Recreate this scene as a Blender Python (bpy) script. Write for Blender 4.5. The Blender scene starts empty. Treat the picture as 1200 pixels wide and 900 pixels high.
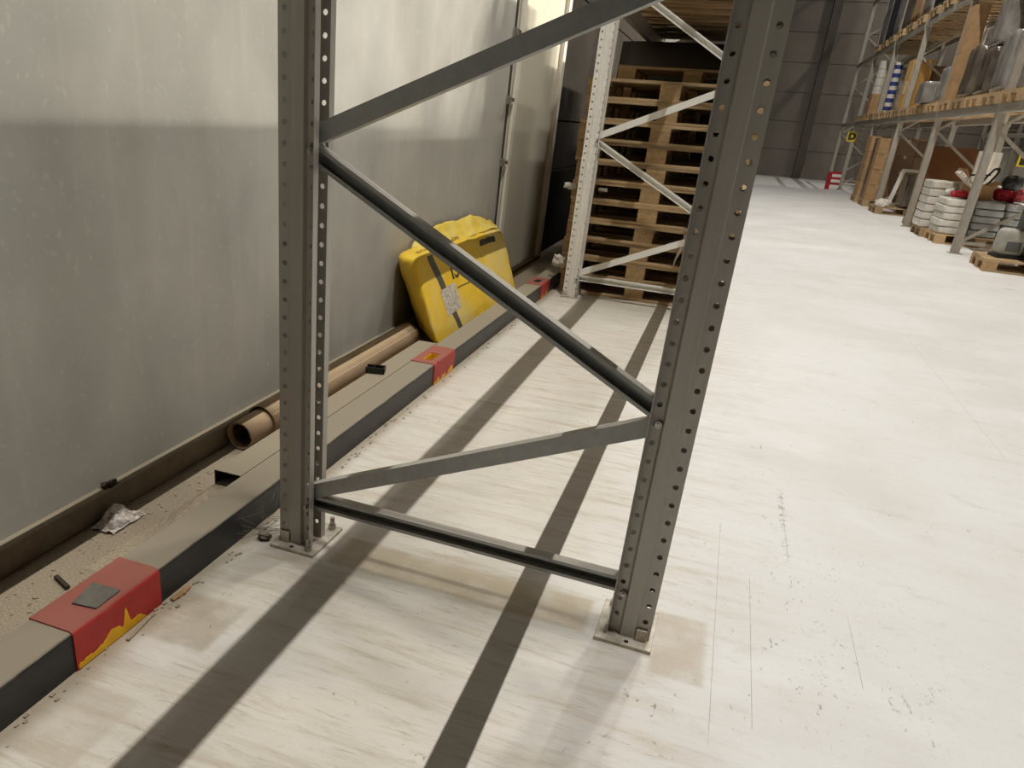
import bpy, bmesh, math, random
from mathutils import Vector, Matrix, noise
random.seed(7)
S = bpy.context.scene
COL = S.collection

# ------------------------------------------------------------------ camera
YAW, PITCH, ROLL = -0.32727, 0.41742, 0.07893
FPX, PPX, PPY = 913.17, -99.9, 86.8
f = Vector((math.sin(YAW)*math.cos(PITCH), math.cos(YAW)*math.cos(PITCH), -math.sin(PITCH)))
r = Vector((math.cos(YAW), -math.sin(YAW), 0)); u = r.cross(f)
c_, s_ = math.cos(ROLL), math.sin(ROLL)
r2 = c_*r + s_*u; u2 = -s_*r + c_*u
cam = bpy.data.cameras.new('camera'); camo = bpy.data.objects.new('camera', cam); COL.objects.link(camo)
M = Matrix((r2, u2, -f)).transposed().to_4x4(); M.translation = Vector((1.11236, -1.82612, 1.26674))
camo.matrix_world = M
cam.sensor_width = 36; cam.lens = FPX/1200*36
cam.shift_x = -PPX/1200; cam.shift_y = PPY/1200
cam.clip_start = 0.05; cam.clip_end = 200
S.camera = camo

# ------------------------------------------------------------------ world, lamps, exposure
w = bpy.data.worlds.new('world'); S.world = w; w.use_nodes = True
w.node_tree.nodes['Background'].inputs[0].default_value = (1.0, .93, .84, 1)
w.node_tree.nodes['Background'].inputs[1].default_value = 0.004
S.view_settings.view_transform = 'Standard'; S.view_settings.look = 'None'
S.view_settings.exposure = 0.0; S.view_settings.gamma = 1.0
def strip_or_added_lamp(x, y, z, length, width, watts, col=(1.0, .955, .875), tilt=0, spread=180):
    l = bpy.data.lights.new('strip_or_added_lamp', 'AREA'); l.shape = 'RECTANGLE'; l.size = width; l.size_y = length
    l.energy = watts; l.color = col; l.spread = math.radians(spread)
    o = bpy.data.objects.new('strip_or_added_lamp', l); COL.objects.link(o); o.location = (x, y, z); o.rotation_euler = (0, tilt, 0)
LAMP_X, LAMP_Z = 2.21, 9.64
for y, ln, e in ((0.12, 1.4, 540), (5.2, 1.5, 300), (10.2, 1.5, 335), (15.2, 1.5, 320), (19.5, 1.5, 200)):
    strip_or_added_lamp(LAMP_X, y, LAMP_Z, ln, 0.02, e, (1.0, .982, .945))
for y in (9.5, 12.0, 14.5):                                      # unseen tilted lamps added to brighten only the upper left wall
    strip_or_added_lamp(6.3, y, 14.0, 1.5, 0.06, 1280, tilt=.52, spread=95)
for y in (14, 19): strip_or_added_lamp(6.8, y, 9.64, 1.5, 0.06, 160)      # the next aisle's own row
strip_or_added_lamp(6.8, 27.6, 9.64, 1.2, 0.06, 260)                      # its last lamp, shining through the end bay onto the back wall

# ------------------------------------------------------------------ helpers
def lin(c):
    return tuple(((v/255)/12.92 if v/255 <= .04045 else (((v/255)+.055)/1.055)**2.4) for v in c) + (1,)
def mat(name, c1, c2=None, scale=(4, 4, 4), detail=4, rough=.6, metal=0., bump=0., lo=.35, hi=.65, spec=.4, rnd=0., coords='Object', dust=None, c3=None, alpha=None, distort=0.):
    m = bpy.data.materials.new(name); m.use_nodes = True; nt = m.node_tree; N = nt.nodes; L = nt.links
    b = N['Principled BSDF']; b.inputs['Roughness'].default_value = rough; b.inputs['Metallic'].default_value = metal
    b.inputs['Specular IOR Level'].default_value = spec
    c1 = lin(c1); c2 = lin(c2) if c2 else c1
    tc = N.new('ShaderNodeTexCoord'); mp = N.new('ShaderNodeMapping'); mp.inputs['Scale'].default_value = scale
    if coords == 'World':
        g = N.new('ShaderNodeNewGeometry'); L.new(g.outputs['Position'], mp.inputs[0])
    else: L.new(tc.outputs[coords], mp.inputs[0])
    n = N.new('ShaderNodeTexNoise'); n.inputs['Scale'].default_value = 1; n.inputs['Detail'].default_value = detail
    n.inputs['Roughness'].default_value = .65; n.inputs['Distortion'].default_value = distort
    L.new(mp.outputs[0], n.inputs[0])
    mr = N.new('ShaderNodeMapRange'); mr.inputs[1].default_value = lo; mr.inputs[2].default_value = hi; L.new(n.outputs[0], mr.inputs[0])
    mx = N.new('ShaderNodeMix'); mx.data_type = 'RGBA'; mx.inputs[6].default_value = c1; mx.inputs[7].default_value = c2
    L.new(mr.outputs[0], mx.inputs[0]); out = mx.outputs[2]
    if c3:
        n3 = N.new('ShaderNodeTexNoise'); n3.inputs['Scale'].default_value = .35; n3.inputs['Detail'].default_value = 5; L.new(mp.outputs[0], n3.inputs[0])
        m3 = N.new('ShaderNodeMapRange'); m3.inputs[1].default_value = .5; m3.inputs[2].default_value = .68; L.new(n3.outputs[0], m3.inputs[0])
        x3 = N.new('ShaderNodeMix'); x3.data_type = 'RGBA'; L.new(m3.outputs[0], x3.inputs[0]); L.new(out, x3.inputs[6]); x3.inputs[7].default_value = lin(c3); out = x3.outputs[2]
    if rnd:
        oi = N.new('ShaderNodeObjectInfo'); hv = N.new('ShaderNodeHueSaturation')
        mr2 = N.new('ShaderNodeMapRange'); mr2.inputs[3].default_value = 1-rnd; mr2.inputs[4].default_value = 1+rnd*.6
        L.new(oi.outputs['Random'], mr2.inputs[0]); L.new(mr2.outputs[0], hv.inputs['Value']); L.new(out, hv.inputs['Color']); out = hv.outputs[0]
    if dust:
        g = N.new('ShaderNodeNewGeometry'); sp = N.new('ShaderNodeSeparateXYZ'); L.new(g.outputs['Normal'], sp.inputs[0])
        dn = N.new('ShaderNodeTexNoise'); dn.inputs['Scale'].default_value = 14; dn.inputs['Detail'].default_value = 6; L.new(g.outputs['Position'], dn.inputs[0])
        ad = N.new('ShaderNodeMath'); ad.operation = 'MULTIPLY_ADD'; ad.inputs[1].default_value = .5; L.new(dn.outputs[0], ad.inputs[0]); L.new(sp.outputs[2], ad.inputs[2])
        dm = N.new('ShaderNodeMapRange'); dm.inputs[1].default_value = .75; dm.inputs[2].default_value = 1.1; dm.inputs[4].default_value = dust[1]; L.new(ad.outputs[0], dm.inputs[0])
        dx = N.new('ShaderNodeMix'); dx.data_type = 'RGBA'; L.new(dm.outputs[0], dx.inputs[0]); L.new(out, dx.inputs[6]); dx.inputs[7].default_value = lin(dust[0]); out = dx.outputs[2]
        rr = N.new('ShaderNodeMapRange'); rr.inputs[3].default_value = rough; rr.inputs[4].default_value = .95; L.new(dm.outputs[0], rr.inputs[0]); L.new(rr.outputs[0], b.inputs['Roughness'])
    L.new(out, b.inputs['Base Color'])
    if bump:
        bp = N.new('ShaderNodeBump'); bp.inputs['Strength'].default_value = bump; bp.inputs['Distance'].default_value = .01
        L.new(n.outputs[0], bp.inputs['Height']); L.new(bp.outputs[0], b.inputs['Normal'])
    if alpha is not None: b.inputs['Alpha'].default_value = alpha
    return m
MAT = {}
MAT['steel'] = mat('grey_painted_steel', (170, 165, 155), (178, 173, 164), (30, 30, 3), rough=.4, spec=.5, metal=.25)
MAT['steel_lit'] = mat('steel_lit_tone', (242, 239, 231), (234, 230, 221), (30, 30, 3), metal=.1, rough=.38, spec=.5)  # frame steel lightened: the light on the rear frame sits in its colour
MAT['steel_dark'] = mat('grey_brace_steel', (150, 151, 149), (160, 161, 159), (30, 30, 30), rough=.36, spec=.6, metal=.45, dust=((204, 197, 184), .85))  # cream dust colour stands for light on the braces' upward faces
MAT['plate'] = mat('dusty_plate_steel', (212, 204, 190), (170, 158, 138), (25, 25, 25), rough=.6, metal=.2, bump=.15)
MAT['zinc'] = mat('zinc_bolt', (200, 196, 186), (150, 146, 138), (60, 60, 60), rough=.32, metal=.85)
MAT['kerb'] = mat('black_painted_kerb', (30, 30, 31), (46, 45, 44), (9, 4, 20), rough=.42, dust=((152, 141, 121), .95))
MAT['kerb_box'] = mat('dusty_box_section', (60, 55, 48), (80, 72, 62), (9, 4, 20), rough=.7, dust=((154, 142, 121), 1))
MAT['red'] = mat('red_paint', (184, 50, 44), (166, 40, 36), (12, 12, 12), rough=.5, dust=((150, 104, 88), .75))
MAT['yellow_paint'] = mat('yellow_paint', (246, 192, 30), (232, 170, 22), (30, 30, 30), rough=.5)
MAT['lid'] = mat('dusty_grey_plate', (112, 108, 98), (98, 92, 82), (30, 30, 30), rough=.8)
MAT['wood'] = mat('pallet_wood', (202, 174, 132), (152, 122, 86), (3, 60, 60), rough=.8, lo=.3, hi=.72, rnd=.28, bump=.2, c3=(136, 118, 94))
MAT['block'] = mat('pallet_block_wood', (186, 156, 112), (144, 114, 78), (60, 9, 60), rough=.85, lo=.3, hi=.7, rnd=.25, bump=.2)
MAT['card'] = mat('cardboard', (176, 142, 100), (154, 122, 86), (6, 6, 6), rough=.85, rnd=.12)
MAT['card_tan'] = mat('tan_cardboard', (200, 158, 92), (188, 146, 84), (5, 5, 5), rough=.85)
MAT['card_dark'] = mat('brown_cardboard_in_film', (112, 88, 64), (98, 76, 54), (6, 6, 6), rough=.45, rnd=.18)
MAT['roll'] = mat('dusty_kraft_roll', (176, 150, 118), (158, 132, 102), (8, 3, 8), rough=.85, dust=((186, 162, 128), .6))
MAT['roll_in'] = mat('roll_inside', (70, 56, 42), (50, 40, 30), (8, 3, 8), rough=.9)
MAT['bag'] = mat('yellow_plastic_bag', (240, 202, 64), (232, 186, 34), (5, 5, 5), rough=.34, bump=.5, spec=.5, c3=(230, 204, 122))
MAT['bag_pale'] = mat('faded_yellow_plastic', (232, 208, 116), (228, 192, 60), (7, 7, 7), rough=.36, bump=.5, spec=.5)
MAT['bag_grey'] = mat('grey_print', (92, 88, 78), (80, 76, 68), (20, 20, 20), rough=.45)
MAT['ink'] = mat('dark_ink', (58, 54, 46), None, rough=.5)
MAT['ink_pale'] = mat('ochre_ink', (150, 118, 40), None, rough=.5)
MAT['label'] = mat('worn_white_label', (214, 204, 190), (160, 146, 128), (60, 60, 60), rough=.6, lo=.4, hi=.6)
MAT['white_film'] = mat('white_film', (214, 208, 196), (188, 180, 166), (8, 8, 8), rough=.28, spec=.7, bump=.3)
MAT['grey_film'] = mat('grey_shrink_film', (156, 152, 146), (110, 104, 98), (7, 7, 3), rough=.22, spec=.9, bump=.6)
MAT['dark_film'] = mat('dark_wrapped_goods', (108, 98, 86), (66, 58, 48), (6, 6, 3), rough=.22, spec=.9, bump=.6)
MAT['sack'] = mat('white_sack', (216, 212, 200), (190, 186, 174), (9, 9, 9), rough=.5, bump=.3)
MAT['sack_grey'] = mat('grey_print_sack', (150, 152, 150), (132, 134, 132), (9, 9, 9), rough=.5, bump=.3)
MAT['ply'] = mat('brown_fibreboard', (120, 78, 38), (104, 64, 30), (3, 3, 3), rough=.6)
MAT['machine'] = mat('pale_grey_plastic', (168, 166, 156), (150, 148, 138), (8, 8, 8), rough=.5)
MAT['machine_dark'] = mat('slate_grey_plastic', (92, 94, 92), (80, 82, 80), (8, 8, 8), rough=.5)
MAT['black'] = mat('black_plastic', (24, 23, 22), (32, 31, 30), (8, 8, 8), rough=.45)
MAT['redcloth'] = mat('red_plastic_sack', (176, 24, 40), (140, 16, 28), (14, 14, 14), rough=.5, bump=.4)
MAT['sign'] = mat('yellow_sign', (232, 206, 36), None, rough=.5)
MAT['blue'] = mat('blue_print', (40, 56, 116), None, rough=.5)
MAT['navy'] = mat('navy_goods', (44, 52, 70), (30, 36, 50), (8, 8, 8), rough=.35)
MAT['white'] = mat('white_paint', (226, 222, 212), (210, 206, 196), (4, 4, 4), rough=.6)
MAT['paper'] = mat('dirty_paper', (222, 212, 202), (150, 138, 126), (50, 50, 50), rough=.9, lo=.42, hi=.6)
MAT['grit'] = mat('grit', (172, 157, 133), (136, 122, 102), (150, 150, 150), rough=.95, rnd=.2)
MAT['ledge'] = mat('dusty_concrete_ledge', (124, 112, 96), (140, 128, 108), (3, 14, 14), rough=.92, dust=((150, 138, 116), .9), coords='World', bump=.2)
MAT['rackrough'] = mat('far_rack_steel', (166, 160, 148), (150, 144, 132), (30, 30, 8), rough=.5)
MAT['door'] = mat('cold_store_panel', (206, 200, 180), (196, 190, 170), (1, .6, 1), rough=.5, coords='World')
MAT['door_edge'] = mat('door_edge_trim', (228, 222, 206), (214, 208, 192), (2, 2, 2), rough=.45, coords='World')
MAT['clad'] = mat('darkened_cladding', (44, 39, 33), (36, 32, 27), (2, 2, 2), rough=1, spec=.03, coords='World')  # darkened to near black to hold the deep shade behind the stacks
MAT['backpanel'] = mat('back_wall_panel', (120, 112, 103), (108, 101, 92), (.6, .6, .6), rough=.7, coords='World')
MAT['void_dark'] = mat('dark_void_tone', (44, 36, 28), (34, 28, 22), (4, 4, 4), rough=.6)  # used only on the added filler in the dark gap
MAT['dark_trim'] = mat('brown_grey_trim', (88, 80, 72), (76, 70, 62), (2, 2, 2), rough=.7, coords='World')
MAT['ceil'] = mat('ceiling_sheet', (64, 62, 58), (58, 56, 52), (1, 1, 1), rough=.8, coords='World')
MAT['tuft'] = mat('torn_white_film', (206, 200, 188), (180, 172, 160), (20, 20, 20), rough=.4)

def wall_mat():
    m = mat('streaked_concrete', (176, 172, 161), (162, 158, 147), (1.3, 2.4, 1.5), detail=10, rough=.75, coords='World', bump=.06, lo=.3, hi=.7, c3=(184, 181, 171))
    nt = m.node_tree; N = nt.nodes; L = nt.links; b = N['Principled BSDF']
    src = b.inputs['Base Color'].links[0].from_socket
    g = N.new('ShaderNodeNewGeometry')
    mp = N.new('ShaderNodeMapping'); mp.inputs['Scale'].default_value = (1, 13, 1.1); L.new(g.outputs['Position'], mp.inputs[0])
    n = N.new('ShaderNodeTexNoise'); n.inputs['Scale'].default_value = 1; n.inputs['Detail'].default_value = 6; L.new(mp.outputs[0], n.inputs[0])
    r_ = N.new('ShaderNodeMapRange'); r_.inputs[1].default_value = .54; r_.inputs[2].default_value = .78; r_.inputs[4].default_value = .2; L.new(n.outputs[0], r_.inputs[0])
    x = N.new('ShaderNodeMix'); x.data_type = 'RGBA'; L.new(r_.outputs[0], x.inputs[0]); L.new(src, x.inputs[6]); x.inputs[7].default_value = lin((206, 202, 190))
    v = N.new('ShaderNodeTexNoise'); v.inputs['Scale'].default_value = 2.6; v.inputs['Detail'].default_value = 3; L.new(g.outputs['Position'], v.inputs[0])
    r2_ = N.new('ShaderNodeMapRange'); r2_.inputs[1].default_value = .42; r2_.inputs[2].default_value = .66; r2_.inputs[4].default_value = .4; L.new(v.outputs[0], r2_.inputs[0])
    x2 = N.new('ShaderNodeMix'); x2.data_type = 'RGBA'; L.new(r2_.outputs[0], x2.inputs[0]); L.new(x.outputs[2], x2.inputs[6]); x2.inputs[7].default_value = lin((148, 147, 140))
    q = N.new('ShaderNodeTexNoise'); q.inputs['Scale'].default_value = 38; q.inputs['Detail'].default_value = 5; L.new(g.outputs['Position'], q.inputs[0])
    r3_ = N.new('ShaderNodeMapRange'); r3_.inputs[1].default_value = .6; r3_.inputs[2].default_value = .76; r3_.inputs[4].default_value = .35; L.new(q.outputs[0], r3_.inputs[0])
    x3 = N.new('ShaderNodeMix'); x3.data_type = 'RGBA'; L.new(r3_.outputs[0], x3.inputs[0]); L.new(x2.outputs[2], x3.inputs[6]); x3.inputs[7].default_value = lin((200, 196, 184))
    L.new(x3.outputs[2], b.inputs['Base Color']); return m
MAT['wall'] = wall_mat()

def floor_mat():
    m = bpy.data.materials.new('worn_white_floor'); m.use_nodes = True; nt = m.node_tree; N = nt.nodes; L = nt.links; b = N['Principled BSDF']
    b.inputs['Roughness'].default_value = .55; b.inputs['Specular IOR Level'].default_value = .35
    g = N.new('ShaderNodeNewGeometry'); sp = N.new('ShaderNodeSeparateXYZ'); L.new(g.outputs['Position'], sp.inputs[0])
    def noise_(scale, detail, dist=0, rough=.6):
        mp = N.new('ShaderNodeMapping'); mp.inputs['Scale'].default_value = scale; mp.inputs['Rotation'].default_value = (0, 0, -.03); L.new(g.outputs['Position'], mp.inputs[0])
        n = N.new('ShaderNodeTexNoise'); n.inputs['Scale'].default_value = 1; n.inputs['Detail'].default_value = detail; n.inputs['Distortion'].default_value = dist; n.inputs['Roughness'].default_value = rough
        L.new(mp.outputs[0], n.inputs[0]); return n.outputs[0]
    def rng(s, a, c, d, e):
        k = N.new('ShaderNodeMapRange'); k.interpolation_type = 'SMOOTHSTEP'; L.new(s, k.inputs[0])
        for i, v in enumerate((a, c, d, e)): k.inputs[i+1].default_value = v
        return k.outputs[0]
    def math_(op, a, c):
        k = N.new('ShaderNodeMath'); k.operation = op
        for i, v in enumerate((a, c)):
            if isinstance(v, (int, float)): k.inputs[i].default_value = v
            else: L.new(v, k.inputs[i])
        return k.outputs[0]
    def mix(fac, a, col):
        k = N.new('ShaderNodeMix'); k.data_type = 'RGBA'
        if isinstance(fac, float): k.inputs[0].default_value = fac
        else: L.new(fac, k.inputs[0])
        if isinstance(a, tuple): k.inputs[6].default_value = lin(a)
        else: L.new(a, k.inputs[6])
        k.inputs[7].default_value = lin(col); return k.outputs[2]
    c = mix(rng(noise_((1.2, 1.0, 1), 6), .35, .7, 0, 1), (221, 219, 215), (211, 207, 201))
    lf = rng(sp.outputs[0], .5, 1.5, .55, 0)
    c = mix(lf, c, (214, 203, 182))
    # streaks along x, stronger left of x = 1.3 (under the rack)
    left = rng(sp.outputs[0], .9, 1.7, 1, .12)
    c = mix(math_('MULTIPLY', rng(noise_((2.2, 17, 1), 10, .6, .72), .45, .72, 0, .75), left), c, (182, 167, 141))
    c = mix(math_('MULTIPLY', rng(noise_((9, 75, 1), 9, .5, .74), .53, .74, 0, .72), left), c, (142, 126, 102))
    c = mix(rng(noise_((2.4, 4.5, 1), 9, .8, .72), .54, .76, 0, .5), c, (184, 177, 165))
    c = mix(rng(noise_((9, 16, 1), 8, .5, .75), .55, .8, 0, .45), c, (172, 164, 150))
    c = mix(rng(noise_((14, 30, 1), 5, 1, .7), .66, .78, 0, .55), c, (150, 142, 128))
    c = mix(rng(noise_((1.1, 1.6, 1), 6, .8), .52, .75, 0, .5), c, (232, 231, 229))
    # dusty rectangles left by things that stood here
    def rect(x0, x1, y0, y1, e=.012):
        a = math_('MULTIPLY', rng(sp.outputs[0], x0-e, x0+e, 0, 1), rng(sp.outputs[0], x1-e, x1+e, 1, 0))
        d = math_('MULTIPLY', rng(sp.outputs[1], y0-e, y0+e, 0, 1), rng(sp.outputs[1], y1-e, y1+e, 1, 0))
        return math_('MULTIPLY', a, d)
    bl = rng(noise_((9, 9, 1), 5), .3, .6, .45, .9)
    for R_, col, k in (((.2, .985, -.0, .165), (184, 169, 141), 1), ((1.165, 1.30, -.1, .2), (182, 168, 146), .8), ((-.08, .12, -.52, -.31), (166, 152, 128), .75), ((-.09, .1, -.95, -.72), (178, 166, 144), .55)):
        c = mix(math_('MULTIPLY', math_('MULTIPLY', rect(*R_), bl), k), c, col)
    # hairline joints
    for x0, y0, y1 in ((1.322, -.3, .87), (1.418, -.2, .52), (1.54, .7, 1.3), (2.548, 2.2, 4.7), (1.69, .08, .43)):
        c = mix(math_('MULTIPLY', math_('MULTIPLY', rect(x0-.0006, x0+.0006, y0, y1, .0009), rng(noise_((3, 9, 1), 3), .3, .55, .2, .9)), 1.0), c, (120, 110, 98))
    c = mix(rng(noise_((55, 75, 1), 6, .4, .8), .56, .74, 0, .35), c, (158, 150, 138))
    c = mix(rng(noise_((38, 60, 1), 6, .4, .8), .58, .74, 0, .45), c, (238, 236, 232))
    # worn spot with dark scuffs and a broken tyre line
    spot = math_('MULTIPLY', rect(1.3, 1.85, -.1, .8, .22), rng(noise_((30, 16, 1), 7, 1.8, .75), .6, .66, 0, .85))
    c = mix(spot, c, (104, 99, 94))
    c = mix(math_('MULTIPLY', rect(1.525, 1.548, .68, 1.32, .008), rng(noise_((24, 30, 1), 6, .5, .8), .5, .62, 0, .7)), c, (128, 124, 118))
    # dark scuffs in the aisle
    sc = math_('MULTIPLY', rng(noise_((26, 11, 1), 5, 2.2, .7), .64, .7, 0, 1), rng(noise_((2.3, 2.3, 1), 2), .5, .62, 0, 1))
    c = mix(math_('MULTIPLY', sc, .8), c, (96, 90, 84))
    # dirt behind and along the guard rail
    c = mix(rng(sp.outputs[0], -.10, -.02, .75, 0), c, (150, 134, 108))
    dg = rng(noise_((150, 150, 1), 5, 0, .8), .36, .64, 0, 1)
    behind = rng(sp.outputs[0], -.215, -.2, 1, 0)
    c2 = mix(dg, (136, 123, 103), (168, 154, 131))
    k = N.new('ShaderNodeMix'); k.data_type = 'RGBA'; L.new(behind, k.inputs[0]); L.new(c, k.inputs[6]); L.new(c2, k.inputs[7]); c = k.outputs[2]
    L.new(c, b.inputs['Base Color'])
    bp = N.new('ShaderNodeBump'); bp.inputs['Strength'].default_value = .12; bp.inputs['Distance'].default_value = .004
    L.new(noise_((40, 60, 1), 6), bp.inputs['Height']); L.new(bp.outputs[0], b.inputs['Normal'])
    return m
MAT['floor'] = floor_mat()

class MB:
    def __init__(s): s.v = []; s.f = []
    def quadbox(s, P):                                            # 8 points: bottom 4 ccw, top 4 ccw
        k = len(s.v); s.v += [tuple(p) for p in P]
        for q in ((3, 2, 1, 0), (4, 5, 6, 7), (0, 1, 5, 4), (1, 2, 6, 5), (2, 3, 7, 6), (3, 0, 4, 7)): s.f.append(tuple(k+i for i in q))
        return s
    def box(s, x0, x1, y0, y1, z0, z1):
        return s.quadbox(((x0, y0, z0), (x1, y0, z0), (x1, y1, z0), (x0, y1, z0), (x0, y0, z1), (x1, y0, z1), (x1, y1, z1), (x0, y1, z1)))
    def bar(s, a, b, w, h, up=(0, 0, 1)):                         # square bar from a to b
        a = Vector(a); b = Vector(b); d = (b-a).normalized(); up = Vector(up)
        if abs(d.dot(up)) > .99: up = Vector((1, 0, 0))
        x = d.cross(up).normalized()*w/2; y = x.cross(d).normalized()*h/2
        return s.quadbox((a-x-y, a+x-y, b+x-y, b-x-y, a-x+y, a+x+y, b+x+y, b-x+y))
    def tube(s, a, b, r0, r1=None, n=12, caps=True):
        r1 = r0 if r1 is None else r1; a = Vector(a); b = Vector(b); d = (b-a).normalized()
        x = d.orthogonal().normalized(); y = d.cross(x); k = len(s.v)
        for c, r_ in ((a, r0), (b, r1)):
            for i in range(n):
                t = 2*math.pi*i/n; s.v.append(tuple(c + x*math.cos(t)*r_ + y*math.sin(t)*r_))
        for i in range(n): s.f.append((k+i, k+(i+1) % n, k+n+(i+1) % n, k+n+i))
        if caps: s.f.append(tuple(k+i for i in range(n-1, -1, -1))); s.f.append(tuple(k+n+i for i in range(n)))
        return s
    def grid(s, fn, nu, nv):
        k = len(s.v)
        for i in range(nu+1):
            for j in range(nv+1): s.v.append(tuple(fn(i/nu, j/nv)))
        for i in range(nu):
            for j in range(nv): a = k+i*(nv+1)+j; s.f.append((a, a+nv+1, a+nv+2, a+1))
        return s
    def mesh(s, name):
        m = bpy.data.meshes.new(name); m.from_pydata(s.v, [], s.f); m.update(); return m
def obj(name, mb, m, parent=None, smooth=False, bevel=0., solid=0., loc=None, weld=False, solid_off=0.):
    me = mb.mesh(name) if isinstance(mb, MB) else mb
    if weld or smooth:
        bm = bmesh.new(); bm.from_mesh(me); bmesh.ops.remove_doubles(bm, verts=bm.verts, dist=1e-5); bmesh.ops.recalc_face_normals(bm, faces=bm.faces); bm.to_mesh(me); bm.free()
    me.materials.clear(); me.materials.append(MAT[m])
    if smooth:
        for p_ in me.polygons: p_.use_smooth = True
    o = bpy.data.objects.new(name, me); COL.objects.link(o)
    if parent: o.parent = parent
    if loc: o.location = loc
    if bevel:
        b = o.modifiers.new('bevel', 'BEVEL'); b.width = bevel; b.segments = 2; b.limit_method = 'ANGLE'
    if solid:
        b = o.modifiers.new('solid', 'SOLIDIFY'); b.thickness = solid; b.offset = solid_off
    return o
def tag(o, label=None, cat=None, group=None, kind=None):
    for k, v in (('label', label), ('category', cat), ('group', group), ('kind', kind)):
        if v: o[k] = v
    return o
def thing(name, label, cat, loc=(0, 0, 0), rotz=0, group=None):
    o = bpy.data.objects.new(name, None); COL.objects.link(o); o.location = loc; o.rotation_euler = (0, 0, rotz); o.empty_display_size = .1
    return tag(o, label, cat, group)
def dup(root, loc, rotz=None, label=None, group=None):
    def cp(o, par):
        c = o.copy(); COL.objects.link(c)
        if par: c.parent = par
        for ch in KIDS.get(o.name, [x for x in o.children]): cp(ch, c)
        return c
    n = cp(root, None); n.location = loc
    if rotz is not None: n.rotation_euler = (0, 0, rotz)
    if label: n['label'] = label
    if group: n['group'] = group
    return n
KIDS = {}
def nz(p, k=1.): return noise.noise(Vector(p)*k)
def softmesh(name, corners, n=8, rnd=.25, amp=.01, freq=4., seed=0., puff=0.):
    """rounded, lumpy block spanned by 8 corners (bottom 4 ccw, top 4 ccw); returns MB and its surface function"""
    C8 = [Vector(c) for c in corners]
    def tri(a, b, c):
        a, b, c = (a+1)/2, (b+1)/2, (c+1)/2
        lo = (C8[0]*(1-a)+C8[1]*a)*(1-b)+(C8[3]*(1-a)+C8[2]*a)*b
        hi = (C8[4]*(1-a)+C8[5]*a)*(1-b)+(C8[7]*(1-a)+C8[6]*a)*b
        return lo*(1-c)+hi*c
    def sfn(a, b, c, off=0.):
        p = Vector((a, b, c)); k = 1/rnd if rnd > 0 else 50
        e = max(2.2, min(40, 2*k)); q = (abs(a)**e+abs(b)**e+abs(c)**e)**(1/e); p = p/q
        ax = max(range(3), key=lambda i: abs((a, b, c)[i]))
        if puff:
            o1, o2 = [i for i in range(3) if i != ax]
            p[ax] *= 1+puff*(1-p[o1]**2)*(1-p[o2]**2)
        w_ = tri(*p)
        cen = tri(0, 0, 0); d = (w_-cen).normalized()
        s1 = nz(w_+Vector((seed, seed*1.7, -seed)), freq)+.5*nz(w_+Vector((seed, 0, seed)), freq*2.3)
        return w_ + d*(amp*s1+off)
    mb = MB()
    for ax in range(3):
        for sg in (-1, 1):
            def fn(i, j, ax=ax, sg=sg):
                c = [0, 0, 0]; c[ax] = sg; c[(ax+1) % 3] = i*2-1; c[(ax+2) % 3] = (j*2-1)*sg
                return sfn(*c)
            mb.grid(fn, n, n)
    return mb, sfn
def boxcorners(x0, x1, y0, y1, z0, z1):
    return ((x0, y0, z0), (x1, y0, z0), (x1, y1, z0), (x0, y1, z0), (x0, y0, z1), (x1, y0, z1), (x1, y1, z1), (x0, y1, z1))
def textmesh(s, size, extrude=0.):
    cu = bpy.data.curves.new('t', 'FONT'); cu.body = s; cu.size = size; cu.extrude = extrude; cu.resolution_u = 3; cu.offset = .022; cu.align_x = 'CENTER'; cu.align_y = 'CENTER'
    o = bpy.data.objects.new('t', cu); COL.objects.link(o)
    dg = bpy.context.evaluated_depsgraph_get(); me = bpy.data.meshes.new_from_object(o.evaluated_get(dg))
    bpy.data.objects.remove(o); bpy.data.curves.remove(cu); return me

# ------------------------------------------------------------------ setting
def struct(name, mb, m, parent=None, **k):
    o = obj(name, mb, m, parent, **k)
    if not parent: o['kind'] = 'structure'
    return o
struct('floor', MB().box(-3, 16, -6, 34, -.2, 0), 'floor')
struct('ceiling', MB().box(-3, 16, -6, 34, 14.9, 15.1), 'ceil')
wl = struct('wall_left', MB().box(-.9, -.6, -6, 4.43, 0, 2.9), 'wall')
struct('wall_left', MB().box(-.9, -.615, -6, 4.43, 2.9, 14.9), 'clad')  # unseen upper wall, made dark to keep bounce light off the floor
struct('trim_1', MB().box(-.6, -.552, -6, 4.43, 0, .085), 'ledge', bevel=.006)
# clad wall beyond the cold-store door, its deep shade put into the colour, sheets with open joints
clad = bpy.data.objects.new('wall_left', None); COL.objects.link(clad); clad['kind'] = 'structure'; clad.location = (-.75, 6.1, 0)
obj('backing', MB().box(-.15, .06, 0, 25.4, 0, 14.9), 'clad', clad)
for zi, (z0, z1) in enumerate(((0, .80), (.815, 1.27), (1.285, 2.4), (2.415, 3.6), (3.615, 4.8))):
    for yi in range(6):
        obj('panel', MB().box(.06, .1+.02*(zi == 0), .12+yi*2.4, .12+yi*2.4+2.38, z0, z1), 'clad', clad)
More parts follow.
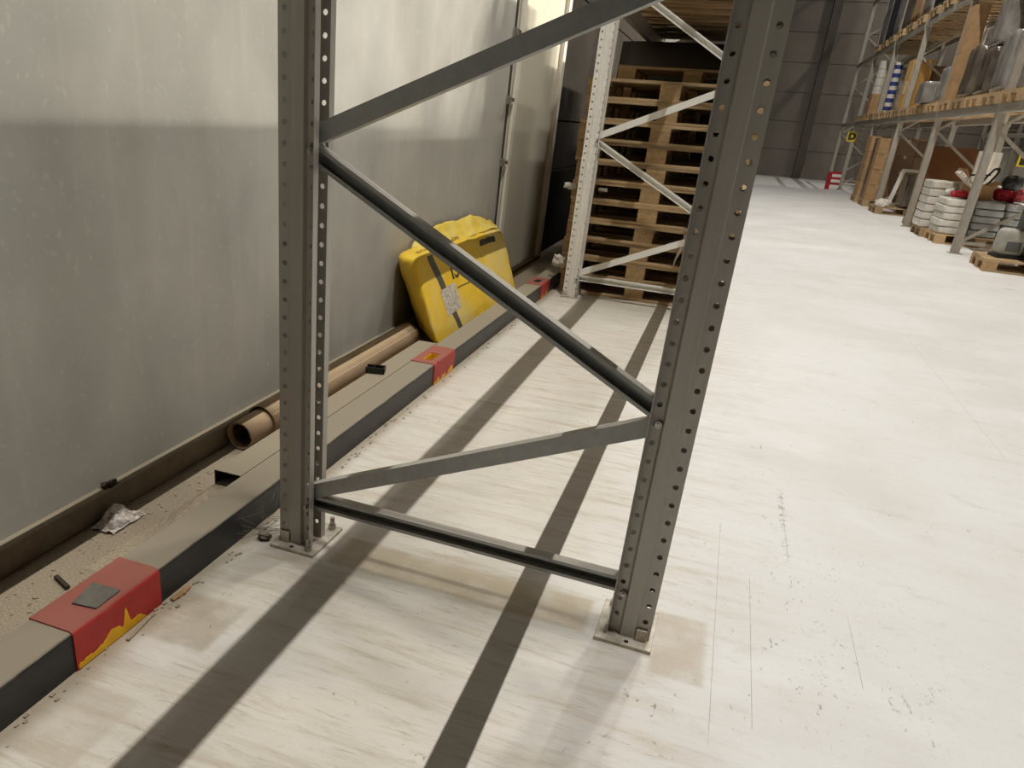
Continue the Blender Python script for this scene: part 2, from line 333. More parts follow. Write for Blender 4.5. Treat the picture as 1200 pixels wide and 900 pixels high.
# door_1: pale cold-store door leaf on the wall, with edge bead and clasps
d1 = bpy.data.objects.new('door_1', None); COL.objects.link(d1); d1['kind'] = 'structure'; d1.location = (-.6, 4.45, 0)
obj('door_leaf', MB().box(-.3, .012, .03, 1.57, 0.0, 2.9), 'door', d1, bevel=.004)
obj('edge_bead', MB().box(.012, .04, .05, .15, 0.02, 2.9), 'door_edge', d1, bevel=.012)
obj('seam', MB().box(-.02, .003, -.02, .03, 0.0, 2.9), 'black', d1)
obj('door_jamb', MB().box(-.3, .05, 1.57, 1.68, 0.0, 2.9), 'door_edge', d1, bevel=.006)
for z in (1.84, 1.39, .948, 2.3):
    cl = obj('clasp', MB().box(0, .02, -.05, .04, z-.028, z+.028).box(.02, .045, -.02, .03, z-.012, z+.014).box(.04, .05, -.09, -.01, z+.004, z+.014), 'zinc', d1)
struct('trim_2', MB().box(-.6, -.55, 4.43, 6.1, 0, .03), 'ledge')
struct('wall_left', MB().box(-.9, -.615, 4.43, 6.13, 2.9, 14.9), 'clad')  # unseen too, darkened against bounce light over the door
# back wall in horizontal panels
wb = bpy.data.objects.new('wall_back', None); COL.objects.link(wb); wb['kind'] = 'structure'; wb.location = (6, 31.6, 0)
obj('backing', MB().box(-9, 10, .03, .3, 0, 14.9), 'backpanel', wb)
for i in range(15):
    for j in range(4):
        x0 = -7+j*4.2
        obj('panel', MB().box(x0, x0+4.18, 0, .03, .95*i, .95*i+.93), 'backpanel', wb)
struct('wall_right', MB().box(14, 14.3, -6, 31.6, 0, 14.9), 'white')
# portal column in the far corner
struct('trim_3', MB().box(3.1, 3.38, 31.3, 31.58, 0, 14.9), 'dark_trim', bevel=.02)

# ------------------------------------------------------------------ rack frames on the left
TH = -.021
PITCH_, Z0 = .05, .068
def upright_mesh(name, sgn, height):
    """perforated omega section: u runs from the outer face to the lips, v across (near flange at v = 0)"""
    W_ = .078; n = int(height/PITCH_)
    prof = [(.110, -.012, 0), (.110, .013, 0), (.080, .011, 1), (.074, .000, 0), (.040, .000, 0), (.036, .005, 0), (.0, .005, 1)]
    pts = [(a, b, k) for a, b, k in prof]
    full = [(a, b) for a, b, k in pts] + [(a, W_-b) for a, b, k in reversed(pts)]
    strip = {(1, 2), (5, 6)}; m_ = len(full)
    strips = set(strip) | {(m_-1-b, m_-1-a) for a, b in strip}
    mb = MB()
    def P(u_, v_, z): return (sgn*u_, v_, z)
    zs = [.012, Z0-.025] + [Z0-.025+PITCH_*(i+1) for i in range(n)]
    for i in range(m_-1):
        (a0, b0), (a1, b1) = full[i], full[i+1]
        if (i, i+1) in strips:
            k = len(mb.v); mb.v += [P(a0, b0, zs[0]), P(a1, b1, zs[0]), P(a1, b1, zs[1]), P(a0, b0, zs[1])]; mb.f.append((k, k+1, k+2, k+3))
            L_ = math.hypot(a1-a0, b1-b0); R_ = .0072
            for j in range(n):
                zc = Z0+PITCH_*j; k = len(mb.v)
                outer = [(0, -.025), (.5, -.025), (1, -.025), (1, 0), (1, .025), (.5, .025), (0, .025), (0, 0)]
                for t, dz in outer: mb.v.append(P(a0+(a1-a0)*t, b0+(b1-b0)*t, zc+dz))
                for q in range(8):
                    an = math.radians(225+45*q); t = .5+R_*math.cos(an)/L_; mb.v.append(P(a0+(a1-a0)*t, b0+(b1-b0)*t, zc+R_*math.sin(an)))
                for q in range(8): q2 = (q+1) % 8; mb.f.append((k+q, k+q2, k+8+q2, k+8+q))
        else:
            for j in range(len(zs)-1):
                k = len(mb.v); a = zs[j]; b = zs[j+1]
                if j == 0: mb.v += [P(a0, b0, a), P(a1, b1, a), P(a1, b1, b), P(a0, b0, b)]; mb.f.append((k, k+1, k+2, k+3))
                else:
                    mid = (a+b)/2
                    for x_, y_ in ((a, mid), (mid, b)):
                        k = len(mb.v); mb.v += [P(a0, b0, x_), P(a1, b1, x_), P(a1, b1, y_), P(a0, b0, y_)]; mb.f.append((k, k+1, k+2, k+3))
    return mb
def brace_mb(a, b, opened, y0=.064, h=.044, dep=.032, t=.0025, lip=.009):
    a = Vector((a[0], 0, a[1])); b = Vector((b[0], 0, b[1])); d = (b-a).normalized(); nrm = Vector((-d.z, 0, d.x))
    if nrm.z < 0: nrm = -nrm
    if opened: prof = [(-h/2+lip, y0), (-h/2, y0), (-h/2, y0+dep), (h/2, y0+dep), (h/2, y0), (h/2-lip, y0)]
    else: prof = [(-h/2+lip, y0+dep), (-h/2, y0+dep), (-h/2, y0), (h/2, y0), (h/2, y0+dep), (h/2-lip, y0+dep)]
    mb = MB(); k = 0
    for i in range(len(prof)):
        n_, y_ = prof[i]
        for e in (a, b):
            p_ = e+nrm*n_; mb.v.append((p_.x, y_, p_.z))
    for i in range(len(prof)-1): mb.f.append((2*i, 2*i+1, 2*i+3, 2*i+2))
    return mb
W0 = 1.1653                                                       # outer edge of the right base plate
UXL, UXR = .013, 1.153                                            # outer faces of the two posts
UY = .04
JL = [.155, 1.167, 2.21, 3.27]; JR = [.148, .632, 1.63, 2.72, 3.8]
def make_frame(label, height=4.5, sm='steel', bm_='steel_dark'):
    t = thing('rack_frame', label, 'rack frame', (0, 0, 0), TH, 'upright frames of the left rack row')
    ml = upright_mesh('upright', 1, height); mr_ = upright_mesh('upright', -1, height)
    ol = obj('upright', ml, sm, t, weld=True, solid=.0024, loc=(UXL, UY, 0)); tag(ol, 'wall-side perforated post')
    orr = obj('upright', mr_, sm, t, weld=True, solid=.0024, loc=(UXR, UY, 0)); tag(orr, 'aisle-side perforated post')
    for side, x0 in (('L', 0), ('R', 1.0127)):
        pm = MB().box(0, .1526, 0, .20, 0, .011)
        pl = obj('base_plate', pm, 'plate', t, bevel=.002, loc=(x0, 0, 0))
        ib = .125 if side == 'L' else .027
        for (bx, by) in ((ib, .022 if side == 'L' else .178), (ib, .178 if side == 'L' else .19)):
            if side == 'R' and by == .19: continue
            bm = MB().tube((bx, by, .011), (bx, by, .014), .011, n=12).tube((bx, by, .014), (bx, by, .026), .013, n=6).tube((bx, by, .026), (bx, by, .05), .0075, n=10)
            obj('anchor_bolt', bm, 'zinc', pl)
        hx = .07 if side == 'L' else .085
        obj('plate_hole', MB().tube((hx, .016, .0105), (hx, .016, .0116), .0065, n=14), 'black', pl)
        tx0, tx1 = (.016, .02) if side == 'L' else (.1526-.020, .1526-.016)
        obj('foot_tab', MB().box(min(tx0, tx1)-.0, max(tx0, tx1), .04, .12, .011, .05), 'plate', pl)
        fx = (.02, .05) if side == 'L' else (.1526-.048, .1526-.018)
        obj('foot_tab', MB().box(fx[0], fx[1], .032, .0395, .011, .046), 'plate', pl, bevel=.003)
    bz = [((UXL+.075, JL[0]), (UXR-.075, JR[0]), True), ((UXL+.075, JL[0]+.025), (UXR-.08, JR[1]-.02), False),
          ((UXL+.08, JL[1]-.012), (UXR-.075, JR[1]), True), ((UXL+.08, JL[1]+.02), (UXR-.08, JR[2]-.02), False),
          ((UXL+.08, JL[2]-.01), (UXR-.08, JR[2]), True), ((UXL+.08, JL[2]+.02), (UXR-.08, JR[3]-.02), False), ((UXL+.08, JL[3]-.02), (UXR-.08, JR[3]), True), ((UXL+.08, JL[3]+.02), (UXR-.08, JR[4]), False)]
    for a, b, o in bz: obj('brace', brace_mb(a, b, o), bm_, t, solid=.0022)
    for x, zs in ((UXL+.093, JL), (UXR-.088, JR)):
        for z in zs:
            bo = MB().tube((x, UY-.001, z-.012), (x, UY+.010, z-.012), .0095, n=6).tube((x, UY-.006, z-.012), (x, UY+.084, z-.012), .0052, n=10)
            obj('brace_bolt', bo, 'zinc', t)
    return t
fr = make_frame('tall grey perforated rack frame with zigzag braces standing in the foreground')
YR = 4.373
fr2 = make_frame('grey rack frame in lit tone standing in front of the tall pallet stack', 4.5, 'steel_lit', 'steel_lit'); fr2.location = (.012, YR, 0)
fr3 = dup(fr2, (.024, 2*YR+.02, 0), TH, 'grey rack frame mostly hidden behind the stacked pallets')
# longitudinal beams (level one and level two)
def beam(label, x, y0, y1, z0, z1, group, wd=.05, m='steel'):
    t = thing('rack_beam', label, 'rack beam', (x, (y0+y1)/2, z0), 0, group); L_ = (y1-y0)/2; h = z1-z0
    obj('beam_body', MB().box(-wd/2, wd/2, -L_, L_, 0, h), m, t, bevel=.006)
    for s in (-1, 1): obj('end_connector', MB().box(-wd/2-.004, wd/2+.004, s*L_-.004, s*L_+.004, -.05, h+.03), m, t)
    return t
for nm, y0, y1 in (('overhead behind the camera', -4.2, .035), ('overhead between the foreground frame and the frame before the pallets', .125, YR+.03), ('over the pallet stacks behind the second frame', YR+.125, 2*YR+.04)):
    for side, x in (('aisle-side', 1.105), ('wall-side', .052)):
        for lv, z in (('lower', 2.043), ('upper', 4.19)):
            dx = .02*(y0 > 4)
            beam(f'{lv} {side} grey rack beam {nm}', x+dx-.021*0, y0, y1, z, z+.115, 'beams of the left rack row')

# ------------------------------------------------------------------ pallets
def make_pallet(label):
    t = thing('wooden_pallet', label, 'pallet', (0, 0, 0), 0, 'wooden pallets')
    for y0, wd in ((0, .1), (.3275, .145), (.7, .1)): obj('bottom_board', MB().box(0, 1.2, y0, y0+wd, 0, .022), 'wood', t, bevel=.002)
    bl1 = MB().box(-.0725, .0725, -.05, .05, .022, .1).mesh('block')
    for x in (.0725, .6, 1.1275):
        for y in (.05, .4, .75): obj('block', bl1 if y != .4 else MB().box(-.0725, .0725, -.0725, .0725, .022, .1), 'block', t, loc=(x, y, 0))
        obj('stringer_board', MB().box(x-.0725, x+.0725, 0, .8, .1, .122), 'block', t)
    for y0, wd in ((0, .145), (.19, .1), (.3275, .145), (.51, .1), (.655, .145)): obj('top_board', MB().box(0, 1.2, y0, y0+wd, .122, .144), 'wood', t, bevel=.002)
    return t
ORD = ['bottom', 'second', 'third', 'fourth', 'fifth', 'sixth', 'seventh', 'eighth', 'ninth', 'tenth', 'eleventh', 'twelfth', 'thirteenth']
p0 = make_pallet('bottom pallet of the front stack, sitting on the floor behind the rear frame')
p0.location = (-.045, 4.62, 0); p0.rotation_euler = (0, 0, -.012)
first = True
for i in range(11):
    jx, jy, jr = random.uniform(-.018, .018), random.uniform(-.014, .014), random.uniform(-.012, .012)
    if i == 0: continue
    lab = f'{ORD[i]} pallet from the floor in the front stack behind the rear frame' if i < 10 else 'topmost pallet of the front stack behind the rear frame'
    dup(p0, (-.045+jx, 4.62+jy, .1445*i), -.012+jr, lab)
for i in range(12):
    jx, jy, jr = random.uniform(-.025, .025), random.uniform(-.014, .014), random.uniform(-.012, .012)
    dup(p0, (.02+jx, 5.47+jy, .1445*i), -.012+jr, f'{ORD[i]} pallet from the floor in the second stack, behind the front stack' if i < 11 else 'topmost pallet of the second stack, showing dark above the front stack')
for st, (y, nn) in enumerate(((4.56, 6), (5.42, 5), (6.28, 4), (7.14, 4))):
    for i in range(nn):
        jx, jy, jr = random.uniform(-.02, .02), random.uniform(-.012, .012), random.uniform(-.01, .01)
        dup(p0, (-.02+jx, y+jy, 2.16+.1445*i), -.012+jr, f'{ORD[i]} pallet of the {("front", "middle", "third", "rear")[st]} pile up on the overhead beams above the stacks')
dg_ = thing('shade_block', 'dark block added to fill the shaded gap behind the second pallet stack', 'wrapped load', (.5, 7.42, 0))  # added block that makes the gap behind the stacks read as dark shade
mbx, _ = softmesh('d', boxcorners(-.62, .64, -1.0, 1.0, 0, 2.02), 6, .05, .01, 3, 3); obj('block_body', mbx, 'void_dark', dg_, smooth=True)
# torn film tufts, tag and strap caught in the stack
def crumple(name, loc, size, m, label, cat, seed, n=7, amp=.5, fl=(1, 1, 1)):
    mb = MB(); rg = random.Random(seed)
    mbx, _ = softmesh(name, boxcorners(-size*fl[0], size*fl[0], -size*fl[1], size*fl[1], 0, 2*size*fl[2]), n, .8, size*amp, 1.4/size, seed)
    o = obj(name, mbx, m, None, weld=True); o.location = loc; return tag(o, label, cat)
crumple('film_tuft', (-.075, 4.62, .79), .032, 'tuft', 'torn white film knot sticking out left of the rear frame at mid height', 'plastic film', 3.1, fl=(1.5, .7, .8))
crumple('film_tuft', (-.06, 4.55, .20), .045, 'tuft', 'grey-white film tuft low beside the rear frame post near the red guard end', 'plastic film', 5.7, fl=(1.2, .8, 1))
tag(obj('paper_tag', MB().box(.155, .225, 4.598, 4.602, .80, .825), 'label'), 'small white paper tag on a pallet board beside the rear post', 'tag')
sb = MB()
for i in range(10):
    a = i/10; b = (i+1)/10; fz = lambda k: .60-.28*k; fx = lambda k: .845-.02*k+.012*math.sin(5*k)
    sb.quadbox(((fx(a), 4.59-.01*a, fz(a)), (fx(a)+.03*(1-a)+.008, 4.59-.01*a, fz(a)), (fx(a)+.03*(1-a)+.008, 4.592-.01*a, fz(a)), (fx(a), 4.592-.01*a, fz(a)), (fx(b), 4.59-.01*b, fz(b)), (fx(b)+.03*(1-b)+.008, 4.59-.01*b, fz(b)), (fx(b)+.03*(1-b)+.008, 4.592-.01*b, fz(b)), (fx(b), 4.592-.01*b, fz(b))))
tag(obj('film_strip', sb, 'tuft', loc=(0, 0, 0)), 'narrow torn film strip hanging from a pallet near the lowest diagonal brace', 'plastic film')

# ------------------------------------------------------------------ guard rail at the wall
gr = thing('guard_rail', 'long black steel floor guard rail with dusty top and red painted stretches along the wall', 'guard rail', (-.16, 2, 0))
def rel(mb): mb.v = [(x+.16, y-2, z) for x, y, z in mb.v]; return mb
def railsec(y0, y1, x1=-.1, x0=-.222, h=.108, r_=.012, holes=()):
    mb = MB(); prof = [(x1, 0)]
    for i in range(6):
        a = i/5*math.pi/2; prof.append((x1-r_+r_*math.cos(a), h-r_+r_*math.sin(a)))
    prof += [(x0, h), (x0, 0)]
    k = len(prof)
    for y in (y0, y1):
        for x, z in prof: mb.v.append((x, y, z))
    for i in range(k-1): mb.f.append((i, i+1, k+i+1, k+i))
    mb.f.append(tuple(range(k-1, -1, -1))); mb.f.append(tuple(range(k, 2*k)))
    return mb
obj('rail_body', rel(railsec(-6, 1.80)), 'kerb', gr)
# stretch with the square pocket in its top at y = 1.84..1.93
obj('rail_body', rel(railsec(1.93, 5.3)), 'kerb', gr)
obj('rail_body', rel(MB().box(-.135, -.1, 1.80, 1.93, 0, .108)), 'kerb', gr)
obj('rail_body', rel(MB().box(-.222, -.185, 1.80, 1.93, 0, .108)), 'kerb', gr)
obj('pocket_lining', rel(MB().box(-.183, -.137, 1.803, 1.807, .02, .1085).box(-.183, -.137, 1.923, 1.927, .02, .1085).box(-.185, -.181, 1.803, 1.927, .02, .1085).box(-.139, -.135, 1.803, 1.927, .02, .1085)), 'yellow_paint', gr)
def capsec(y0, y1, hole=None):
    t = .004; mb = MB()
    for a, b in ((y0, y1),): pass
    if hole:
        parts = [(y0, hole[0]), (hole[1], y1)]
    else: parts = [(y0, y1)]
    for a, b in parts: mb2 = railsec(a, b, x1=-.1+t, x0=-.226, h=.108+t, r_=.015); k = len(mb.v); mb.v += mb2.v; mb.f += [tuple(i+k for i in q) for q in mb2.f]
    if hole:
        mb.box(-.135, -.1+t, hole[0], hole[1], .0, .108+t); mb.box(-.226, -.185, hole[0], hole[1], .03, .108+t)
    return mb
caps = []
for y0, y1, ho, lb in ((-.700, -.392, None, 'nearest red painted stretch of the guard rail'), (1.745, 2.07, (1.80, 1.93), 'middle red painted stretch with a square pocket'), (4.15, 4.455, None, 'farthest red painted stretch by the rear frame')):
    o = obj('red_cap', rel(capsec(y0, y1, ho)), 'red', gr); o['label'] = lb; caps.append(o)
    # yellow paint showing along the lower front edge: ragged strip
    mb = MB(); L_ = (y1-y0)*(.78 if y0 < 0 else .95)
    def edge(i, j, y0=y0, L_=L_):
        e = .022+.012*nz((i*5, y0, .7))+.008*nz((i*21, y0, 3)) if y0 < 0 else max(.002, .006+.05*nz((i*9, y0, .7)))
        if y0 < 0: e = e*min(1, (1-i)*9)+.055*math.exp(-((i-.70)/.035)**2)+.018*math.exp(-((i-.5)/.12)**2)
        return (-.0952, y0+.004+L_*i, .003+e*j)
    mb.grid(edge, 60, 1)
    obj('yellow_edge', rel(mb), 'yellow_paint', o, solid=.0008)
obj('slot', rel(MB().box(-.185, -.14, 4.24, 4.36, .1123, .1128)), 'black', gr)
tag(obj('steel_lid', MB().quadbox(((-.196, -.523, .1125), (-.178, -.615, .1125), (-.112, -.607, .1125), (-.114, -.52, .1125), (-.196, -.523, .117), (-.178, -.615, .117), (-.112, -.607, .117), (-.114, -.52, .117))), 'lid', bevel=.001), 'small dusty grey square plate lying on the nearest red stretch of the guard rail', 'plate')
# second box section lying right behind the rail, open end towards the camera
bx = thing('box_section', 'shallow dusty steel box section with open end lying behind the guard rail', 'steel tube', (-.277, 1.15, .056))
mb = MB(); a0, a1, b0, b1, t_ = -.052, .052, -.955, .98, .004
mb.box(a0, a1, b0, b1, .048, .052).box(a0, a1, b0, b1, 0, .004).box(a0, a0+t_, b0, b1, .004, .048).box(a1-t_, a1, b0, b1, .004, .048)
obj('tube_walls', mb, 'kerb_box', bx)
obj('tube_bottom_dark', MB().box(a0+.005, a1-.005, b1-.02, b1-.015, .005, .047), 'black', bx)
mb = MB()
def bed(i, j):
    y = -.35+2.6*i; x = -.224-.17*j; t = min(1, max(0, (y+.25)/.42)); t = t*t*(3-2*t); e = max(0, 1-max(0, (j-.62)/.38))
    edge_ = min(1, (1-i)*12)
    return (x, y, .001+.053*t*e*edge_+(.004*nz((x*40, y*40, 0))+.003*nz((x*110, y*110, 3)))*(.2+t)*(t < .97))
mb.grid(bed, 90, 14)
tag(obj('debris_bed', mb, 'grit'), 'bank of pale grit and dust packed behind the guard rail under the steel tube', 'grit', kind='stuff')

# ------------------------------------------------------------------ kraft roll by the wall
rl = thing('kraft_roll', 'brown kraft board roll lying along the wall with dark open end', 'roll', (-.482, 1.6, 0))
def spiral(y0, y1, r0, r1, turns, zc=.068, a0=0, n=48, lastlen=0):
    mb = MB()
    def fn(i, j):
        a = a0+i*turns*2*math.pi; r_ = r0+(r1-r0)*i
        y = y0+(y1-y0)*j; wob = .0015*nz((i*9, y*3, r0*50))
        return ((r_+wob)*math.cos(a), y+.006*nz((i*5, 0, r0*9))*(j < .01), zc+(r_+wob)*math.sin(a))
    mb.grid(fn, int(n*turns), 14); return mb
o = obj('inner_tube', spiral(-1.02, .72, .050, .056, 1.5, zc=.060), 'roll', rl, solid=.0025, smooth=True)
obj('outer_wrap', spiral(-.86, .76, .0605, .066, 1.25, a0=-.9), 'roll', rl, solid=.0025, smooth=True)
obj('core_sheet', spiral(-1.0, .7, .030, .044, 1.3, zc=.056, a0=1), 'roll_in', rl, solid=.002, smooth=True)
mb = MB()
mb.grid(lambda i, j: (.045+.11*i, -.86+.18*j+.05*i, .02+.088*i+.02*math.sin(3*i)+.012*nz((i*3, j*3, 2))), 8, 6)
obj('loose_flap', mb, 'roll', rl, solid=.003)
# small black bracket
bk = thing('channel_bracket', 'small black channel bracket lying against the kraft roll', 'bracket', (-.31, 1.47, .108), .25)
obj('channel', MB().box(-.035, .055, -.028, -.022, 0, .03).box(-.035, .055, .022, .028, 0, .03).box(-.035, .055, -.028, .028, 0, .004).box(.049, .055, -.028, .028, .004, .03).box(0, .004, -.022, .022, .004, .026), 'black', bk)

# ------------------------------------------------------------------ yellow bag
bg = thing('insulation_bag', 'big crumpled yellow plastic insulation bag leaning on the wall behind the guard rail', 'bag', (-.4, 3.1, 0))
BC = [(-.262, 2.62-.32, .02), (-.232, 4.02, .02), (-.53, 4.08, .03), (-.51, 2.62, .03), (-.438, 2.28, .525), (-.445, 4.14, .475), (-.592, 4.28, .55), (-.592, 2.36, .515)]
BC = [(x+.4, y-3.1, z) for x, y, z in BC]
bmb, bfn = softmesh('bag', BC, 44, .10, .014, 8.5, 2.2, puff=.07)
obj('bag_body', bmb, 'bag', bg, smooth=True)
def bagpt(a, c, off=.003): return bfn(a, -1, c, off)
def bagpatch(name, pts, m, off=.003, nu=10, nv=10):
    A, B, C_, D = pts
    fn = lambda i, j: bagpt(*[(A[k]*(1-i)+B[k]*i)*(1-j)+(D[k]*(1-i)+C_[k]*i)*j for k in (0, 1)], off)
    return obj(name, MB().grid(fn, nu, nv), m, bg)
bagpatch('printed_stripe', ((-.55, -.93), (-.47, -.93), (-.72, .97), (-.83, .97)), 'bag_grey', .0035, 3, 24)
bagpatch('white_label', ((-.70, -.42), (-.42, -.36), (-.45, .22), (-.74, .16)), 'label', .0065)
bagpatch('printed_line', ((-.42, .06), (.3, .10), (.3, .125), (-.42, .085)), 'ink', .0038, 14, 1)
def bagtext(name, s, a, c, size, m, asp=1., rot=0.):
    me = textmesh(s, 1.)
    ca, sa = math.cos(rot), math.sin(rot)
    for v in me.vertices:
        x, y = v.co.x*asp, v.co.y; x, y = x*ca-y*sa, x*sa+y*ca
        v.co = bagpt(a+x*size*.42, c+y*size, .0042)
    return obj(name, me, m, bg)
bagtext('lettering', 'ISO', -.30, .47, .56, 'ink', .95)
bagtext('lettering', 'S', -.13, .17, .16, 'ink', 1)
def toptext(s_, a, c, size):
    me = textmesh(s_, 1.)
    for v in me.vertices: v.co = bfn(a+v.co.x*size*.45, c+v.co.y*size*1.6, 1, .0042)
    return obj('outline_lettering', me, 'ink_pale', bg)
toptext('EO', -.78, -.35, .30); toptext('000', -.15, -.40, .30)
# gathered mouth of the bag: crumpled flap along the top
mb = MB()
def flap(i, j):
    y = -.55+1.55*i; env = math.sin(math.pi*min(1, max(0, i)))**.5
    return (-.175+.10*j+.03*(1-j)*nz((i*6, j, 1))+.012*nz((i*14, j*3, 4)), y, .515+.15*(1-j)**1.4*env*(.75+.4*nz((i*3, 0, 8)))+.012*nz((i*12, j*4, 2)))
mb.grid(flap, 40, 10)
obj('gathered_mouth', mb, 'bag_pale', bg, smooth=True, solid=.003)
bagpatch('printed_band', ((.30, .80), (.72, .80), (.74, .97), (.32, .97)), 'ink', .004)

# ------------------------------------------------------------------ litter
mb = MB(); rg = random.Random(5)
def scrap(i, j):
    x = (i-.5)*.085; y = (j-.5)*.15; e = max(0, 1-2.1*math.hypot(i-.42, (j-.5)*1.1))
    return (x+.008*nz((i*5, j*5, 9)), y+.01*nz((i*5, j*5, 4)), .004+.062*e**.9+.016*abs(nz((i*7, j*7, 1))))
mb.grid(scrap, 9, 9)
o = obj('paper_scrap', mb, 'paper', solid=.0012); o.location = (-.495, -.09, 0); tag(o, 'crumpled dirty white paper scrap at the foot of the wall ledge', 'litter')
crumple('dirt_clump', (-.575, -.03, .083), .018, 'roll_in', 'dark dirt clump sitting on the wall ledge above the paper scrap', 'litter', 4.4, n=5, fl=(.8, 1.6, .5))
crumple('wood_chunk', (-.035, .03, 0), .017, 'kerb_box', 'brown splinter of wood beside the near base plate of the wall-side post', 'litter', 6.1, n=4, fl=(1.3, .8, .7))
tag(obj('wood_splinter', MB().bar((-.43, -.42, .006), (-.36, -.45, .008), .012, .008), 'roll_in'), 'thin brown splinter in the dust behind the guard rail', 'litter')
tag(obj('wood_splinter', MB().bar((-.085, -.44, .004), (-.070, -.56, .004), .009, .005), 'grit'), 'pale wood sliver on the floor at the foot of the nearest red stretch', 'litter')
crumple('rust_flakes', (-.080, -.33, 0), .008, 'card', 'rusty flakes heap on the floor just beyond the nearest red stretch', 'litter', 7.7, n=8, amp=1.2, fl=(1.2, 5, .5))
tag(obj('paper_bit', MB().box(4.02, 4.10, 8.03, 8.09, 0, .004), 'white'), 'tiny white paper bit on the aisle floor at the right edge', 'litter')
rg = random.Random(3); mb = MB()
for i in range(900):
    x = rg.uniform(-.545, -.225); y = rg.uniform(-1.2, 4.2)
    if x > -.35 and .15 < y < 2.2: continue
    if y > .5 and x < -.4 and y < 2.6: continue
    s = rg.uniform(.0015, .0055); a = rg.uniform(0, 3); h = s*.6
    dx, dy = s*math.cos(a)*1.7, s*math.sin(a)*1.7
    mb.quadbox(((x-dx, y-dy, 0), (x+dy*.5, y-dx*.5, 0), (x+dx, y+dy, 0), (x-dy*.5, y+dx*.5, 0), (x-dx*.8, y-dy*.8, h), (x+dy*.4, y-dx*.4, h), (x+dx*.8, y+dy*.8, h), (x-dy*.4, y+dx*.4, h)))
for i in range(160):
    x = rg.uniform(-.095, -.05); y = rg.uniform(-1.0, 4.0); s = rg.uniform(.001, .004)
    mb.box(x-s, x+s, y-s*1.5, y+s*1.5, 0, s)
tag(obj('dust_grit', mb, 'grit'), 'pale grit and crumbs scattered in the gutter behind the guard rail', 'grit', kind='stuff')

rg = random.Random(11); mb = MB()
for i in range(16):
    a = Vector((-.1, rg.uniform(-.05, .22), rg.uniform(.0, .1))); b = Vector((rg.uniform(-.02, .02), rg.uniform(.02, .12), rg.uniform(.0, .14))); m_ = (a+b)/2+Vector((0, rg.uniform(-.02, .02), -.012))
    for p_, q_ in ((a, m_), (m_, b)): mb.tube(p_, q_, .0007, n=3, caps=False)
tag(obj('cobweb', mb, 'lid'), 'dusty cobweb strands between the guard rail and the wall-side post foot', 'cobweb', kind='stuff')

# ------------------------------------------------------------------ right-hand rack
RX0, RX1 = 4.13, 5.23
def chan(mb, x, y, z0, z1, w=.1, d=.08, s=1):
    mb.box(x, x+s*.006, y-d/2, y+d/2, z0, z1); mb.box(x, x+s*w, y-d/2, y-d/2+.006, z0, z1); mb.box(x, x+s*w, y+d/2-.006, y+d/2, z0, z1); return mb
def right_frame(height=10.0):
    t = thing('rack_frame', 'x', 'rack frame', (0, 0, 0), 0, 'upright frames of the right rack row')
    obj('upright', chan(MB(), 0, 0, .01, height), 'rackrough', t); obj('upright', chan(MB(), 1.1, 0, .01, height, s=-1), 'rackrough', t)
    for x in (.05, 1.05): obj('base_plate', MB().box(x-.08, x+.08, -.07, .07, 0, .01), 'rackrough', t)
    z = .15; side = 0
    obj('brace', MB().bar((.06, 0, .15), (1.04, 0, .15), .03, .04), 'rackrough', t)
    while z < height-1:
        a, b = (.06, 1.04) if side == 0 else (1.04, .06)
        obj('brace', MB().bar((a, 0, z), (b, 0, z+.72), .03, .04), 'rackrough', t); z += .72; side ^= 1
    return t
RY = [3.75, 7.42, 11.1, 14.8, 18.5, 22.2, 25.9, 29.6]
NTH = ['just outside the right edge of view', 'at the right edge beside the grey machine', 'that stands in front of the white sacks', 'left of the white wrapped sacks', 'with the white sheet draped behind it', 'before the stacked brown cartons', 'near the red barrier', 'last before the back wall']
rf0 = right_frame()
for i, y in enumerate(RY):
    lab = f'grey rack frame of the right row, {NTH[i]}'
    if i == 0: rf0.location = (RX0, y, 0); rf0['label'] = lab
    else: dup(rf0, (RX0, y, 0), 0, lab)
BAYN = ['bay out of view', 'grey machine bay', 'white sack bay', 'fibreboard bay', 'dark box bay', 'carton bay', 'last bay']
for b in range(7):
    for lv, (z0, z1) in (('first', (1.78, 1.895)), ('second', (3.55, 3.665)), ('third', (5.33, 5.445)), ('fourth', (7.1, 7.215))):  # third and fourth levels are unseen, added to carry the light-blocking loads
        for side, x in (('front', RX0+.02), ('rear', RX1-.02)):
            beam(f'{side} grey beam at the {lv} level, right rack, {BAYN[b]}', x, RY[b]+.045, RY[b+1]-.045, z0, z1, 'beams of the right rack row', m='rackrough')
def flat_pallet(label, x, y, z, rotz=0):
    """far pallet: one mesh, long side along the aisle depth (x)"""
    mb = MB()
    for yy in (0, .35, .7): mb.box(0, 1.2, yy, yy+.1, 0, .022)
    for xx in (0, .53, 1.06):
        for yy in (0, .35, .7): mb.box(xx, xx+.14, yy, yy+.1, .022, .1)
        mb.box(xx, xx+.14, 0, .8, .1, .122)
    for yy in (0, .175, .35, .525, .7): mb.box(0, 1.2, yy, yy+.1, .122, .144)
    o = obj('wooden_pallet', mb, 'wood'); o.location = (x, y, z); o.rotation_euler = (0, 0, rotz)
    return tag(o, label, 'pallet', 'pallets in the right rack')
def block_thing(name, label, cat, x0, x1, y0, y1, z0, z1, m, group=None, soft=.012, parts=()):
    t = thing(name, label, cat, ((x0+x1)/2, (y0+y1)/2, z0), 0, group); a, b, h = (x1-x0)/2, (y1-y0)/2, z1-z0
    mbx, fn = softmesh(name, boxcorners(-a, a, -b, b, 0, h), 9, .06, soft, 3.5, x0*3+y0)
    obj('wrapped_load', mbx, m, t, smooth=True)
    return t, a, b, h
